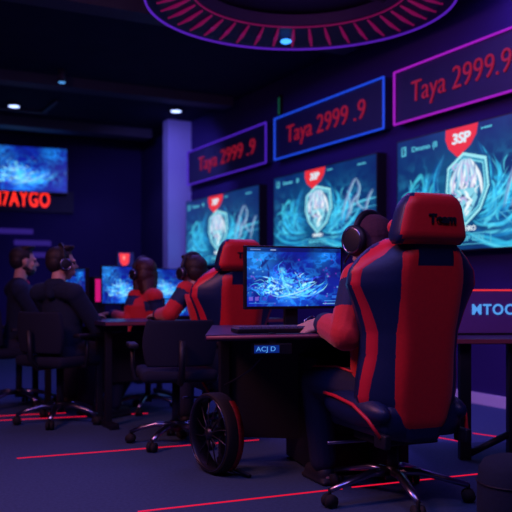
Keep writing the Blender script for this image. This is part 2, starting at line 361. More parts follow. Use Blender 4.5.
# frame on the right wall: x -> -Y, y -> Z, z -> -X
WM = Matrix(((0, 0, -1, 0), (-1, 0, 0, 0), (0, 1, 0, 0), (0, 0, 0, 1)))
def wall_display(Y0, Y1, z0, z1, label):
    w, h = Y0-Y1, z1-z0
    t = thing('wall_screen', label, 'screen', (WX, Y0, z0), 0, 'large wall screens')
    MB().box((-.055, -w/2, h/2), (.11, w+.03, h+.03), bev=.006).build('housing', M['frameblk'], t, False)
    m = Matrix.Translation((-.1115, 0, 0)) @ WM
    s = picture('poster', w, h, t, m); s['label'] = 'lit teal picture with a pale hexagonal crest'
    q = Matrix.Translation((-.1125, 0, 0)) @ WM
    fn = lambda a, b, e: (q @ Vector((a*w, b*h, e)))
    o = MB().prism([(.352, 1.0), (.555, 1.0), (.545, .92), (.51, .84), (.43, .755), (.37, .84), (.35, .92)], fn, .003).build('red_crest', M['sred'], t, False)
    text_mesh('crest_lettering', '3SP', .115*h, M['white'], o, q @ Matrix.Translation((.45*w, .905*h, .006)), xs=1.25, align='CENTER', shear=.1, offset=.004)
    tx = lambda st, x, y, sz, xs, al='LEFT', mm='cyan': text_mesh('lettering', st, sz*h, M[mm], t, q @ Matrix.Translation((x*w, y*h, .003)), xs=xs, align=al, offset=.001)
    m = MB()
    for (x, y, ww, hh) in ((.05, .905, .035, .085),): m.prism([(x-ww/2, y-hh/2), (x+ww/2, y-hh/2), (x+ww/2, y+hh/2), (x-ww/2, y+hh/2)], fn, .002)
    m.build('logo_square', M['cyan'], t, False)
    text_mesh('lettering', '5', .08*h, M['sdark'], t, q @ Matrix.Translation((.05*w, .905*h, .004)), align='CENTER', offset=.002)
    tx('Dmmn', .11, .905, .06, 1.5); tx('(8', .26, .905, .07, 1.1)
    tx('a-nnnt', .575, .95, .03, 1.5)
    tx('YEMHRO', .48, .165, .055, 1.05, 'CENTER', 'white'); tx('BENFOP IZIN', .48, .085, .062, 1.15, 'CENTER')
    mb = MB()
    for (x, y, ww, hh) in ((.48, .125, .30, .006), (.48, .04, .30, .006), (.33, .083, .004, .085), (.63, .083, .004, .085)): mb.prism([(x-ww/2, y-hh/2), (x+ww/2, y-hh/2), (x+ww/2, y+hh/2), (x-ww/2, y+hh/2)], fn, .002)
    mb.build('text_frame', M['cyan'], t, False)
    tx('nnn nnn', .85, .93, .035, 1.4)
    return t
Wf = 4.5
wall_display(2.417*Wf, 1.909*Wf, 1.257, 2.185, 'farthest teal wall screen with red crest, next to the pale column')
wall_display(1.823*Wf, 1.377*Wf, 1.36, 2.212, 'middle teal wall screen with red crest, under the blue neon sign')
wall_display(1.304*Wf, .889*Wf, 1.257, 2.26, 'nearest and largest teal wall screen, behind the near gaming chair headrest')
def neon_sign(Y0, Y1, m, label, txt, fx, fs, xs):
    w = Y0-Y1; z0, z1 = 2.437, 2.915; h = z1-z0
    t = thing('neon_sign', label, 'sign', (WX, Y0, z0), 0, 'framed neon name signs above the screens')
    MB().box((-.045, -w/2, h/2), (.09, w, h)).build('panel', M['panel'], t, False)
    q = Matrix.Translation((-.105, 0, 0)) @ WM
    pts = [(0, 0), (w, 0), (w, h), (0, h)]
    mb = MB()
    for i in range(4):
        a, b = pts[i], pts[(i+1) % 4]; mb.caps(q @ Vector((*a, 0)), .010, q @ Vector((*b, 0)), .010, 8)
    mb.build('neon_tube', m, t)
    text_mesh('lettering', txt, fs, M['text_red'], t, Matrix.Translation((-.098, 0, 0)) @ WM @ Matrix.Translation((fx*w, h*.5, 0)), xs=xs, offset=-.004, depth=.012, shear=.05)
neon_sign(2.408*Wf, 1.871*Wf, M['violet_neon'], 'farthest violet framed neon sign with blurred red lettering', 'Taya 2999 .9', .15, .28, 1.22)
neon_sign(1.823*Wf, 1.353*Wf, M['blue_neon'], 'middle blue framed neon sign with red lettering', 'Taya 2999 .9', .12, .28, 1.08)
neon_sign(1.317*Wf, .815*Wf, M['magenta_neon'], 'nearest magenta framed neon sign with red lettering', 'Taya 2999.9', .10, .27, .92)

# back wall television and red sign
t = thing('television', 'blurry blue television high on the back wall', 'television', P(27, 169, 12.7), math.radians(-5))
t.location.y = 12.93
MB().box((0, .02, 0), (1.28, .05, .74), bev=.005).build('housing', M['frameblk'], t, False)
MB().box((0, .085, 0), (.3, .09, .2)).build('wall_bracket', M['metal'], t, False)
picture('game2', 1.24, .70, t, Matrix.Translation((-.62, -.006, -.35)) @ Matrix.Rotation(PI/2, 4, 'X'))
z_s = P(27, 201, 12.9).z
t = thing('led_sign', 'red glowing letter sign on dark board under the television', 'sign', (atY(24, 13.1), 13.1, z_s))
MB().box((.04, -.03, 0), (1.5, .06, .36), bev=.004).build('board', M['panel'], t, False)
text_mesh('lettering', 'l7AYGO', .34, M['led_red'], t, Matrix.Translation((-.005, -.065, .01)) @ Matrix.Rotation(PI/2, 4, 'X'), xs=.62, spacing=1.12, align='CENTER', offset=.006, depth=.01)
for (a, b, y, lab) in ((-20, 33, 231, 'upper dim violet wall strip below the red letter sign'), (14, 51, 243, 'middle dim violet wall strip below the red letter sign'), (30, 52, 255, 'lowest dim violet wall strip behind the seated men')):
    x0, x1 = atY(a, 13.08), atY(b, 13.08); z = P((a+b)/2, y, 13.08/(K-((a+b)/2-256)/F*S)).z
    tag(MB().box(((x0+x1)/2, 13.08, z), (x1-x0, .04, .085), bev=.01).build('wall_light', M['dimv'], smooth=False), lab, 'wall light', 'dim violet wall strips')

# downlights
def downlight(px, py, label):
    d = (3.4-CH)*F/(HZ-py); p = P(px, py, d); t = thing('downlight', label, 'ceiling light', (p.x, p.y, 3.4), 0, 'round ceiling downlights')
    MB().loft([(0, 0, -.03, .085, .085), (0, 0, 0, .1, .1)], 28).build('housing', M['frameblk'], t)
    MB().loft([(0, 0, -.036, .07, .07), (0, 0, -.031, .07, .07)], 28).build('diffuser', M['lamp'], t)
    return p
DL = [downlight(176, 109, 'round downlight above the pale column'), downlight(118, 132, 'farthest small round downlight, over the empty dark wall'), downlight(14, 104, 'leftmost round downlight, near the ceiling panel edge')]
t = thing('ceiling_panel', 'dark square ceiling panel around the leftmost downlight', 'ceiling panel', (DL[2].x-.15, DL[2].y+.28, 3.39))
MB().box((0, 0, 0), (1.3, .05, .04)).build('rail', M['duct'], t, False); MB().box((.6, -.4, 0), (.05, .8, .04)).build('rail', M['duct'], t, False)
p = P(62, 82, 9.0)
t = thing('spot_lamp', 'small bluish spotlight hanging from the dark ceiling', 'spotlight', (p.x, p.y, p.z))
MB().loft([(0, 0, 0, .05, .05), (0, 0, .14, .04, .04)], 18).build('housing', M['duct'], t)
MB().caps((0, 0, .13), .012, (0, 0, 3.4-p.z-.012), .012, 8).build('stem', M['metal'], t)
MB().ell((0, 0, -.005), (.04, .04, .012)).build('lens', M['text_blue'], t)
p = P(282, 96, 8.6)
t = thing('indicator_lamp', 'tiny green indicator lamp above the blue neon sign', 'indicator light', (WX, atX(282, WX), P(282, 96, 8.9).z))
MB().box((-.02, 0, 0), (.04, .05, .26), bev=.005).build('housing', M['frameblk'], t, False); MB().box((-.042, 0, 0), (.006, .025, .2)).build('diffuser', M['green'], t, False)

# ceiling ring lamp
RC = P(300, 4, 6.25); RZ = 3.17
t = thing('ring_lamp', 'large round ceiling lamp with violet rim and magenta ribs', 'ceiling lamp', (RC.x, RC.y, RZ))
R0 = 1.2
def ringpts(r, z, n=96): return [(r*math.cos(2*PI*i/n), r*math.sin(2*PI*i/n), z) for i in range(n)]
def annulus(name, prof, m, n=120):
    mb = MB(); rings = [[mb.bm.verts.new((r*math.cos(2*PI*i/n), r*math.sin(2*PI*i/n), z)) for i in range(n)] for r, z in prof]
    for a in range(len(rings)):
        A, B = rings[a], rings[(a+1) % len(rings)]
        for i in range(n): mb.bm.faces.new((A[i], A[(i+1) % n], B[(i+1) % n], B[i]))
    return mb.build(name, m, t, False)
annulus('canopy_ring', [(R0, 0), (R0, .14), (.84, .2), (.80, .18), (.84, .10), (1.1, .0)], M['panel'])
MB().tube(ringpts(R0+.004, -.006), .009, 8, True).build('rim_tube', M['ring_v'], t)
MB().tube(ringpts(.85, .085), .007, 8, True).build('inner_tube', M['ring_m'], t)
for i in range(40):
    a = 2*PI*i/40; c, s_ = math.cos(a), math.sin(a); mb = MB()
    mb.tube([(1.12*c, 1.12*s_, -.006), (1.0*c, 1.0*s_, .028), (.88*c, .88*s_, .075)], [.008, .017, .008], 6)
    mb.build('rib', M['ring_m'], t)
for i in range(4):
    a = 2*PI*i/4+.4; MB().caps((1.0*math.cos(a), 1.0*math.sin(a), .12), .008, (1.0*math.cos(a), 1.0*math.sin(a), 3.4-RZ-.008), .008, 8).build('hanger', M['metal'], t)
MB().ell((0, 0, 0), (.05, .05, .02)).build('blue_spot', M['bluespot'], t, loc=(P(286, 44, 7.2)-Vector((RC.x, RC.y, P(286, 44, 7.2).z))+Vector((0, 0, -.01))))
MB().box((0, 0, .16), (2.0, .05, .03)).build('cross_bar', M['metal'], t, False)

# ------------------------------------------------------------------ chairs
def star_base(t, r=.31, hub=.12, m='chrome', rot=0):
    MB().loft([(0, 0, hub-.03, .034, .034), (0, 0, hub+.035, .03, .03)], 18).build('hub', M['metal'], t)
    for i in range(5):
        a = rot+2*PI*i/5; c, s_ = math.cos(a), math.sin(a)
        mb = MB(); mb.tube([(.02*c, .02*s_, hub+.01), (.12*c, .12*s_, hub+.012), (.22*c, .22*s_, hub-.012), (r*c, r*s_, hub-.04)], [.026, .024, .02, .016], 10, flat=.7)
        mb.build('leg', M[m], t)
        q = bpy.data.objects.new('caster', None)
        mb = MB(); side = Vector((-s_, c, 0)); p = Vector((r*c, r*s_, .03))
        for sg in (-1, 1):
            mb.tube([p+side*sg*.006, p+side*sg*.024], .03, 16)
        mb.caps((r*c, r*s_, .045), .008, (r*c, r*s_, hub-.04), .008, 8)
        mb.build('caster', M['rubber'], t)
def interp(tab, z):
    if z <= tab[0][0]: return tab[0][1]
    for (a, b), (c, d) in zip(tab, tab[1:]):
        if z <= c:
            f = (z-a)/(c-a); f = f*f*(3-2*f) if False else f; return b+(d-b)*f
    return tab[-1][1]
# gaming chair: local +y faces forward; sits with its base centre at the origin
HW = [(.30, .14), (.34, .185), (.40, .22), (.48, .25), (.56, .248), (.66, .236), (.76, .24), (.86, .276), (.96, .322), (1.02, .312), (1.07, .272), (1.11, .225), (1.14, .18), (1.155, .15)]
def back_y(z): return -.25-.10*(z-.3)          # rear surface line
def rear(x, z, off=0):                          # a point on the rear skin, x in metres
    w = interp(HW, z); f = abs(x)/w if w else 0
    return Vector((x, back_y(z)-off+.15*max(0, f-.35)**1.7/.65**1.7*1.0, z))
def make_gaming_chair(label):
    t = thing('gaming_chair', label, 'chair', group='red and navy gaming chairs')
    NZ, NX = 40, 32; zs = [.30+(1.155-.30)*i/(NZ-1) for i in range(NZ)]
    mb = MB(); R, Fv = [], []
    for z in zs:
        w = interp(HW, z); R.append([]); Fv.append([])
        for j in range(NX+1):
            x = -w+2*w*j/NX; f = abs(x)/w; p = rear(x, z)
            th = .085+.055*math.exp(-((f-.78)/.16)**2); th *= math.sqrt(max(0.0, 1-max(0, (f-.8)/.2)**2))*.98+.02
            e = min(1, (z-.30)/.03, (1.155-z)/.03); th *= .35+.65*math.sqrt(max(e, 0))
            R[-1].append(mb.bm.verts.new(p)); Fv[-1].append(mb.bm.verts.new(p+Vector((0, th, 0))))
    for i in range(NZ-1):
        for j in range(NX):
            mb.bm.faces.new((R[i][j], R[i][j+1], R[i+1][j+1], R[i+1][j])); mb.bm.faces.new((Fv[i][j], Fv[i+1][j], Fv[i+1][j+1], Fv[i][j+1]))
        for j in (0, NX): mb.bm.faces.new((R[i][j], R[i+1][j], Fv[i+1][j], Fv[i][j]))
    for i in (0, NZ-1):
        for j in range(NX): mb.bm.faces.new((R[i][j], R[i][j+1], Fv[i][j+1], Fv[i][j]))
    back = mb.build('backrest', M['navy'], t)
    # red rear panel with a notched top
    def panel(name, xl, xr, z0, z1, m, off=.006, nx=14, nz=30, cut=None):
        mb = MB(); V = {}
        for i in range(nz+1):
            z = z0+(z1-z0)*i/nz; a, b = xl(z), xr(z)
            for j in range(nx+1):
                x = a+(b-a)*j/nx; ed = min(1, min(i, nz-i)/1.5, min(j, nx-j)/1.5); V[i, j] = mb.bm.verts.new(rear(x, z, off*ed-.001))
        for i in range(nz):
            for j in range(nx):
                if cut and cut((i+.5)/nz, (j+.5)/nx): continue
                mb.bm.faces.new((V[i, j], V[i, j+1], V[i+1, j+1], V[i+1, j]))
        for v in [v for v in mb.bm.verts if not v.link_faces]: mb.bm.verts.remove(v)
        return mb.build(name, m, back)
    pw = [(.33, .13), (.5, .148), (.8, .152), (1.0, .156), (1.1, .148)]
    panel('rear_panel', lambda z: -interp(pw, z), lambda z: interp(pw, z), .355, 1.105, M['red'], .008, 14, 44, cut=lambda a, b: a > .91 and .18 < b < .82)['label'] = 'red rear centre panel'
    for sg in (-1, 1):
        TF = [(.34, .93), (.46, .93), (.58, .90), (.68, .88), (.78, .88), (.88, .90), (.96, .92), (1.03, .93), (1.09, .90), (1.15, .80)]
        TW = [(.34, .025), (.6, .035), (.8, .033), (.92, .028), (1.02, .03), (1.08, .06), (1.15, .05)]
        f2 = lambda z: sg*min(interp(HW, z)*.995, interp(HW, z)*interp(TF, z)+interp(TW, z)*.6); f1 = lambda z: f2(z)-sg*interp(TW, z)
        panel('side_trim', f1, f2, .34, 1.15, M['redp'], .005, 5, 60)['label'] = 'red side edge strip'
    # front panel (red) seen from the other side
    mb = MB(); mb.box((0, back_y(.72)+.095, .72), (.26, .02, .62), Euler((math.radians(5.7), 0, 0)).to_matrix(), bev=.008); mb.build('front_panel', M['red'], back, True)
    # headrest
    mb = MB(); cols = []
    HZt = [(1.125, .158), (1.15, .168), (1.2, .160), (1.28, .140), (1.315, .118), (1.33, .10)]
    for i in range(13):
        z = 1.125+(1.332-1.125)*i/12; w = interp(HZt, z); e = min(1, i/1.5, (12-i)/1.5); th = (.05+.07*e)*(1-.25*i/12)
        y = back_y(z)-.005; cols.append([])
        for j in range(28):
            a = 2*PI*j/28; cx, cy = math.cos(a), math.sin(a); sx = math.copysign(abs(cx)**.35, cx); sy = math.copysign(abs(cy)**.45, cy)
            cols[-1].append(mb.bm.verts.new((w*sx-.024, y+.03+th*.55*sy+.008*(sx**4), z)))
    for A, B in zip(cols, cols[1:]):
        for j in range(28):
            f = mb.bm.faces.new((A[j], A[(j+1) % 28], B[(j+1) % 28], B[j]))
            cx = sum(v.co.x for v in f.verts)/4+.024; cy = sum(v.co.y for v in f.verts)/4
            if abs(cx) > .85*interp(HZt, sum(v.co.z for v in f.verts)/4) and cy > back_y(1.2)-.01: f.material_index = 1
    mb.bm.faces.new(cols[0][::-1]); mb.bm.faces.new(cols[-1])
    hr = mb.build('headrest', [M['red'], M['navy']], t); hr['label'] = 'red headrest with navy sides'
    if True:
        z = 1.225; text_mesh('lettering', 'Team', .05, M['black'], hr, Matrix.Translation((.0, back_y(z)-.036, z)) @ Matrix.Rotation(PI/2, 4, 'X'), align='CENTER', offset=.002, depth=.006, xs=1.15)
    MB().ell((-.03, back_y(1.2)+.13, 1.2), (.125, .055, .058)).build('neck_pillow', M['red'], t)
    # seat
    mb = MB(); mb.box((0, .0, .385), (.40, .50, .15), bev=.05)
    mb.ell((-.19, 0, .42), (.07, .27, .075)); mb.ell((.19, 0, .42), (.07, .27, .075)); mb.build('seat', M['navy'], t)
    for sg in (-1, 1):
        MB().tube([(sg*.215, -.25, .33), (sg*.245, -.2, .40), (sg*.26, -.1, .45), (sg*.26, .06, .468), (sg*.24, .2, .465), (sg*.18, .262, .455), (sg*.1, .266, .45)], .008, 8).build('seat_piping', M['redp'], t)
        MB().box((sg*.2, -.24, .315), (.03, .09, .06), bev=.008).build('hinge_cover', M['black'], t)
    MB().box((0, -.02, .29), (.28, .26, .045), bev=.01).build('mechanism', M['black'], t)
    MB().caps((-.12, .03, .265), .007, (-.29, .06, .262), .008, 8).build('lever', M['chrome'], t)
    MB().loft([(0, 0, .11, .026, .026), (0, 0, .255, .026, .026)], 16).build('gas_lift', M['black'], t)
    star_base(t, .33, .115, 'chrome', math.radians(112))
    return t
gc = make_gaming_chair('nearest red and navy gaming chair with lettered headrest, back to viewer')
CX = Vector((2.20, 2.90, 0)); CR = math.radians(-5)
gc.location = CX; gc.rotation_euler.z = CR
CX2 = P(226, 287, 5.15); CX2.z = 0
g2 = dup(gc, CX2, math.radians(-4), 'farther red and navy gaming chair, partly behind the near monitor', scale=.93)
# office chair
def make_office_chair(label):
    t = thing('office_chair', label, 'chair', group='black office chairs')
    MB().box((0, .02, .44), (.46, .46, .075), bev=.03).build('seat', M['meshb'], t)
    mb = MB(); V = {}
    for i in range(13):
        z = .50+.28*i/12; w = .2+.025*math.sin(PI*i/12)
        for j in range(11):
            x = -w+2*w*j/10; y = -.22-.07*(z-.5)+.04*(x/w)**2; V[i, j, 0] = mb.bm.verts.new((x, y, z)); V[i, j, 1] = mb.bm.verts.new((x, y+.035, z))
    for i in range(12):
        for j in range(10):
            for k in (0, 1): mb.bm.faces.new((V[i, j, k], V[i, j+1, k], V[i+1, j+1, k], V[i+1, j, k]))
        for j in (0, 10): mb.bm.faces.new((V[i, j, 0], V[i+1, j, 0], V[i+1, j, 1], V[i, j, 1]))
    for i in (0, 12):
        for j in range(10): mb.bm.faces.new((V[i, j, 0], V[i, j+1, 0], V[i, j+1, 1], V[i, j, 1]))
    mb.build('backrest', M['meshb'], t, bevel=.01)
    MB().tube([(0, -.05, .40), (0, -.2, .40), (0, -.262, .47), (0, -.272, .66)], .02, 10).build('spine', M['black'], t)
    for sg in (-1, 1):
        a = MB().tube([(sg*.16, .0, .405), (sg*.26, -.0, .41), (sg*.27, 0, .5), (sg*.27, 0, .60)], .014, 8).build('armrest', M['black'], t)
        MB().box((sg*.27, .02, .62), (.06, .24, .03), bev=.01).build('arm_pad', M['black'], a)
    MB().loft([(0, 0, .11, .025, .025), (0, 0, .41, .025, .025)], 16).build('gas_lift', M['metal'], t)
    star_base(t, .29, .11, 'chrome', .3)
    return t

# ------------------------------------------------------------------ people
def remesh(mb, voxel, smooth_it=4):
    me = bpy.data.meshes.new('tmp'); bmesh.ops.recalc_face_normals(mb.bm, faces=mb.bm.faces[:]); mb.bm.to_mesh(me); mb.bm.free()
    o = bpy.data.objects.new('tmp', me); C.objects.link(o)
    r = o.modifiers.new('r', 'REMESH'); r.mode = 'VOXEL'; r.voxel_size = voxel; r.use_smooth_shade = True
    s_ = o.modifiers.new('s', 'SMOOTH'); s_.iterations = smooth_it; s_.factor = .5
    bpy.context.view_layer.update()
    out = bpy.data.meshes.new_from_object(o.evaluated_get(bpy.context.evaluated_depsgraph_get()))
    bpy.data.objects.remove(o); bpy.data.meshes.remove(me)
    for p in out.polygons: p.use_smooth = True
    return out
def meshobj(name, me, mats, parent=None, pick=None):
    me.materials.clear()
    for m in mats: me.materials.append(m)
    if pick:
        for p in me.polygons: p.material_index = pick(p.center)
    me.name = name; o = bpy.data.objects.new(name, me); C.objects.link(o)
    if parent: o.parent = parent
    return o
def hand(mb, wrist, dirv, up, side, curl=.35, s=1.0):
    d = Vector(dirv).normalized(); n = Vector(up).normalized(); x = d.cross(n).normalized()*side   # x towards the thumb
    n = x.cross(d)*side; w = Vector(wrist)
    for k in (-1, -.33, .33, 1): mb.caps(w+x*.012*k, .016*s, w+d*.082*s+x*.027*k*s, .0125*s, 10)
    Ls = (.068, .078, .072, .056)
    for i, L in enumerate(Ls):
        k = (1, .36, -.33, -1)[i]; a = w+d*.088*s+x*.030*k*s; spread = x*.2*k
        d1 = (d+spread-n*curl*.5).normalized(); b = a+d1*L*.45*s; d2 = (d+spread*.6-n*curl*1.5).normalized(); c = b+d2*L*.32*s; d3 = (d-n*curl*2.6).normalized(); e = c+d3*L*.24*s
        mb.caps(a-d1*.02, .010*s, b, .009*s, 8); mb.caps(b, .009*s, c, .0083*s, 8); mb.caps(c, .0083*s, e, .007*s, 8)
    a = w+d*.02*s+x*.022*s; b = w+d*.05*s+x*.052*s-n*.006; c = b+(d*.9+x*.25-n*.2).normalized()*.032*s; e = c+(d-n*.3-x*.1).normalized()*.026*s
    mb.caps(a, .015*s, b, .0125*s, 8); mb.caps(b, .0115*s, c, .010*s, 8); mb.caps(c, .010*s, e, .008*s, 8)
def person(label, loc, rz, pose, look, scale=1.0, voxel=.008, group=None):
    """local frame: feet on z=0, faces +y"""
    J = dict(pel=Vector((0, 0, .47)), hipL=Vector((-.1, .02, .46)), hipR=Vector((.1, .02, .46)), kneL=Vector((-.15, .42, .47)), kneR=Vector((.15, .42, .47)),
             ankL=Vector((-.15, .40, .085)), ankR=Vector((.15, .38, .085)), chest=Vector((0, .05, .86)), neck=Vector((0, .09, 1.03)), head=Vector((0, .13, 1.17)),
             shL=Vector((-.185, .06, .955)), shR=Vector((.185, .06, .955)), elL=Vector((-.26, .12, .68)), elR=Vector((.26, .12, .68)), wrL=Vector((-.16, .36, .73)), wrR=Vector((.16, .36, .73)))
    for k, v in pose.items():
        if k in J: J[k] = Vector(v)
    fd = pose.get('foot', .0)
    def torso(mb, g=0):
        c, n, p = J['chest'], J['neck'], J['pel']
        L = lambda a: p.lerp(c, a)
        rows = [(p.x, p.y, p.z-.10, .12+g, .10+g), (p.x, p.y, p.z-.04, .165+g, .13+g), (L(.25).x, L(.25).y, L(.25).z, .16+g, .12+g), (L(.5).x, L(.5).y, L(.5).z, .148+g, .108+g),
                (L(.8).x, L(.8).y, L(.8).z, .168+g, .115+g), (c.x, c.y, c.z+.02, .175+g, .118+g), (c.x*.6+n.x*.4, c.y*.6+n.y*.4, c.z+.075, .15+g, .10+g), (n.x, n.y-.01, n.z-.045, .085+g, .075+g), (n.x, n.y-.01, n.z-.015, .06+g*.7, .058+g*.7)]
        mb.loft(rows, 24)
        for s_ in 'LR':
            mb.caps(J['neck']+Vector((0, -.01, -.05)), .055+g, J['sh'+s_], .06+g)
    def arm(mb, s_, g=0, cuff=1.0):
        g *= pose.get('bulk', 1) if g else 1
        sh, el, wr = J['sh'+s_], J['el'+s_], J['wr'+s_]
        mb.caps(sh, .058+g*.8, el, .043+g*1.2); mb.caps(el, .044+g*1.2, el.lerp(wr, cuff), .029+g*1.1)
    def leg(mb, s_, g=0, low=1.0):
        mb.caps(J['hip'+s_], .088+g, J['kne'+s_], .06+g); mb.caps(J['kne'+s_], .06+g, J['kne'+s_].lerp(J['ank'+s_], low), .042+g*1.5)
    hd = J['head']; turn = pose.get('turn', 0); tilt = pose.get('tilt', 0)
    HR = (Matrix.Rotation(turn, 4, 'Z') @ Matrix.Rotation(tilt, 4, 'X')).to_3x3()
    H = lambda x, y, z: hd+HR @ Vector((x, y, z))
    b = MB(); torso(b); b.caps(J['neck']-Vector((0, 0, .04)), .054, H(0, -.02, -.05), .05)
    for s_ in 'LR':
        arm(b, s_); leg(b, s_)
        f = J['ank'+s_]; b.caps(f, .042, f+Vector((0, .03, -.04)), .038); b.caps(f+Vector((0, -.03, -.045)), .036, f+Vector((0, .14, -.05)), .03)
        d = (J['wr'+s_]-J['el'+s_]).normalized(); hdv = Vector(pose.get('hand'+s_, (d.x*.6, d.y+.2, -.12)))
        hand(b, J['wr'+s_], hdv, pose.get('up'+s_, (0, 0, 1)), -1 if s_ == 'R' else 1, pose.get('curl', .35))
    b.ell(H(0, -.012, .03), (.076, .094, .088), HR); b.ell(H(0, .022, -.035), (.058, .07, .072), HR); b.caps(H(0, .045, -.088), .026, H(0, .05, -.07), .03)
    b.caps(H(0, .085, .01), .010, H(0, .108, -.022), .014); b.ell(H(0, .082, .022), (.055, .016, .012), HR)
    b.ell(H(0, .088, -.058), (.026, .012, .006), HR); b.ell(H(0, .086, -.070), (.022, .012, .007), HR)
    for sg in (-1, 1):
        b.ell(H(sg*.078, .0, -.005), (.010, .020, .032), HR); b.ell(H(sg*.04, .066, -.022), (.022, .02, .022), HR)
    body = meshobj('person', remesh(b, voxel), [M['skin']]); tag(body, label, 'person', group)
    for sg in (-1, 1): MB().ell(H(sg*.031, .082, .003), (.013, .009, .008), HR).build('eye', M['eye'], body)
    # clothes
    b = MB(); torso(b, .014)
    for s_ in 'LR': arm(b, s_, .014, .97)
    col = look['top']
    mats = [M[col]] if col != 'jersey' else [M['jred'], M['jnavy']]
    def pick(c):
        for s_ in 'LR':
            sh, el, wr = J['sh'+s_], J['el'+s_], J['wr'+s_]; ax = el-sh; t = (c-sh).dot(ax)/ax.dot(ax); dd = (c-(sh+ax*t)).length
            fx = wr-el; q = (c-el).dot(fx)/fx.dot(fx); d2 = (c-(el+fx*min(max(q, 0), 1))).length
            if d2 < .085 and q > .05: return 1 if q > .80 else 0
            if dd < .1 and .12 < t < .62: return 1
            if dd < .1 and t > 0: return 0
        return 0
    top = meshobj('jersey' if col == 'jersey' else 'jacket', remesh(b, voxel), mats, body, pick if col == 'jersey' else None)
    b = MB(); g = .012
    b.loft([(J['pel'].x, J['pel'].y, J['pel'].z-.115, .14, .115), (J['pel'].x, J['pel'].y, J['pel'].z-.04, .185, .148), (J['pel'].x, J['pel'].y, J['pel'].z+.04, .178, .14)], 22)
    for s_ in 'LR': leg(b, s_, .016, .93)
    tr = meshobj('trousers', remesh(b, voxel), [M['trouser']], body)
    if col == 'jersey':
        for sg, s_ in ((-1, 'L'), (1, 'R')):
            h, k, a = J['hip'+s_], J['kne'+s_], J['ank'+s_]
            MB().tube([h+Vector((sg*.075, 0, .08)), h.lerp(k, .5)+Vector((sg*.02, 0, .09)), k+Vector((sg*.01, .0, .079)), k+Vector((sg*.012, .055, .05)), k.lerp(a, .5)+Vector((sg*.055, .03, 0))], .006, 8).build('trouser_piping', M['redp'], tr)
    for s_ in 'LR':
        f = J['ank'+s_]; b = MB(); b.caps(f+Vector((0, -.02, -.035)), .046, f+Vector((0, .13, -.045)), .038); b.box(f+Vector((0, .05, -.072)), (.085, .25, .025), bev=.01)
        meshobj('shoe', remesh(b, .008), [M[look.get('shoe', 'shoek')]], body)
    # hair or cap
    b = MB(); hk = look['hair']
    if hk == 'cap':
        b.ell(H(0, -.018, .042), (.094, .108, .098), HR); b.ell(H(0, -.05, -.005), (.086, .075, .085), HR); nm = 'beanie'; mm = 'cap'
    elif hk == 'long':
        b.ell(H(0, -.018, .045), (.102, .115, .098), HR); b.ell(H(0, -.05, -.02), (.104, .085, .12), HR); b.caps(H(0, -.055, -.06), .088, J['neck']+Vector((0, -.07, -.02)), .07); nm = 'hair'; mm = 'hairr'
        for sg in (-1, 1): b.caps(H(sg*.08, -.0, .0), .03, H(sg*.08, -.01, -.14), .03)
    else:
        b.ell(H(0, -.022, .05), (.085, .099, .08), HR); b.ell(H(0, -.05, .01), (.08, .068, .075), HR); nm = 'hair'; mm = 'hairk'
        for i in range(14): b.caps(H(.06*math.cos(i*2.4), .045*math.sin(i*2.4)+.02, .115), .02, H(.06*math.cos(i*2.4)+.01, .05*math.sin(i*2.4)+.03, .125), .01, 8)
        if hk == 'beard': pass
    me = remesh(b, .006, 3)
    # cut the face open
    bm = bmesh.new(); bm.from_mesh(me); inv = HR.transposed()
    kill = []
    for f in bm.faces:
        q = inv @ (f.calc_center_median()-hd)
        lim = .062 if hk == 'cap' else .07
        if q.y > .035 and q.z < lim and abs(q.x) < .085: kill.append(f)
    bmesh.ops.delete(bm, geom=kill, context='FACES'); bm.to_mesh(me); bm.free()
    hr = meshobj(nm, me, [M[mm]], body)
    if hk in ('beard',):
        b = MB(); b.ell(H(0, .035, -.075), (.054, .056, .04), HR); b.ell(H(0, .01, -.05), (.062, .06, .03), HR); meshobj('beard', remesh(b, .006), [M['hairk']], body)
    if look.get('collar'):
        MB().ell(J['neck']+Vector((0, .05, -.07)), (.05, .035, .06)).build('shirt_collar', M[look['collar']], body)
    if look.get('hood'):
        b = MB(); b.caps(J['neck']+Vector((-.05, -.03, -.01)), .042, J['neck']+Vector((.05, -.03, -.01)), .042); b.caps(J['neck']+Vector((0, -.055, -.02)), .05, J['neck']+Vector((0, -.06, -.08)), .045)
        meshobj('hood', remesh(b, .008), [M['hoodie']], body)
    body.location = loc; body.rotation_euler = (0, 0, rz); body.scale = (scale,)*3
    if look.get('headset'):
        t = thing('headset', look['headset'], 'headset', loc, rz, 'black gaming headsets'); t.scale = (scale,)*3
        rr = .105 if hk == 'cap' else .098
        MB().tube([H(math.copysign(rr, math.sin(a))*abs(math.sin(a))**.9, -.005, .01+(rr+.032)*math.cos(a)) for a in [math.radians(x) for x in range(-84, 85, 12)]], .011, 10, flat=1.6).build('headband', M['black'], t)
        for sg in (-1, 1):
            c = H(sg*.098, 0, -.005+pose.get('cupz', 0)); n = HR @ Vector((sg, 0, 0))
            e = MB().tube([c-n*.012, c+n*.0, c+n*.02, c+n*.026], [x*pose.get('cup', 1) for x in (.04, .05, .046, .03)], 20).build('ear_cup', M['black'], t)
            q = n.orthogonal().normalized(); w_ = n.cross(q)
            MB().tube([c+n*.022+(q*math.cos(2*PI*i/24)+w_*math.sin(2*PI*i/24))*.038*pose.get('cup', 1) for i in range(24)], .0045, 8, True).build('ear_ring', M['chrome'], e)
        if look.get('mic'):
            MB().tube([H(-.1, .02, -.03), H(-.09, .07, -.075), H(-.05, .115, -.085)], .0045, 8).build('microphone', M['black'], t)
    return body
def loc2(origin, rz, w, s=1):     # world -> person local
    v = Vector(w)-Vector(origin); return (Matrix.Rotation(-rz, 3, 'Z') @ v)/s
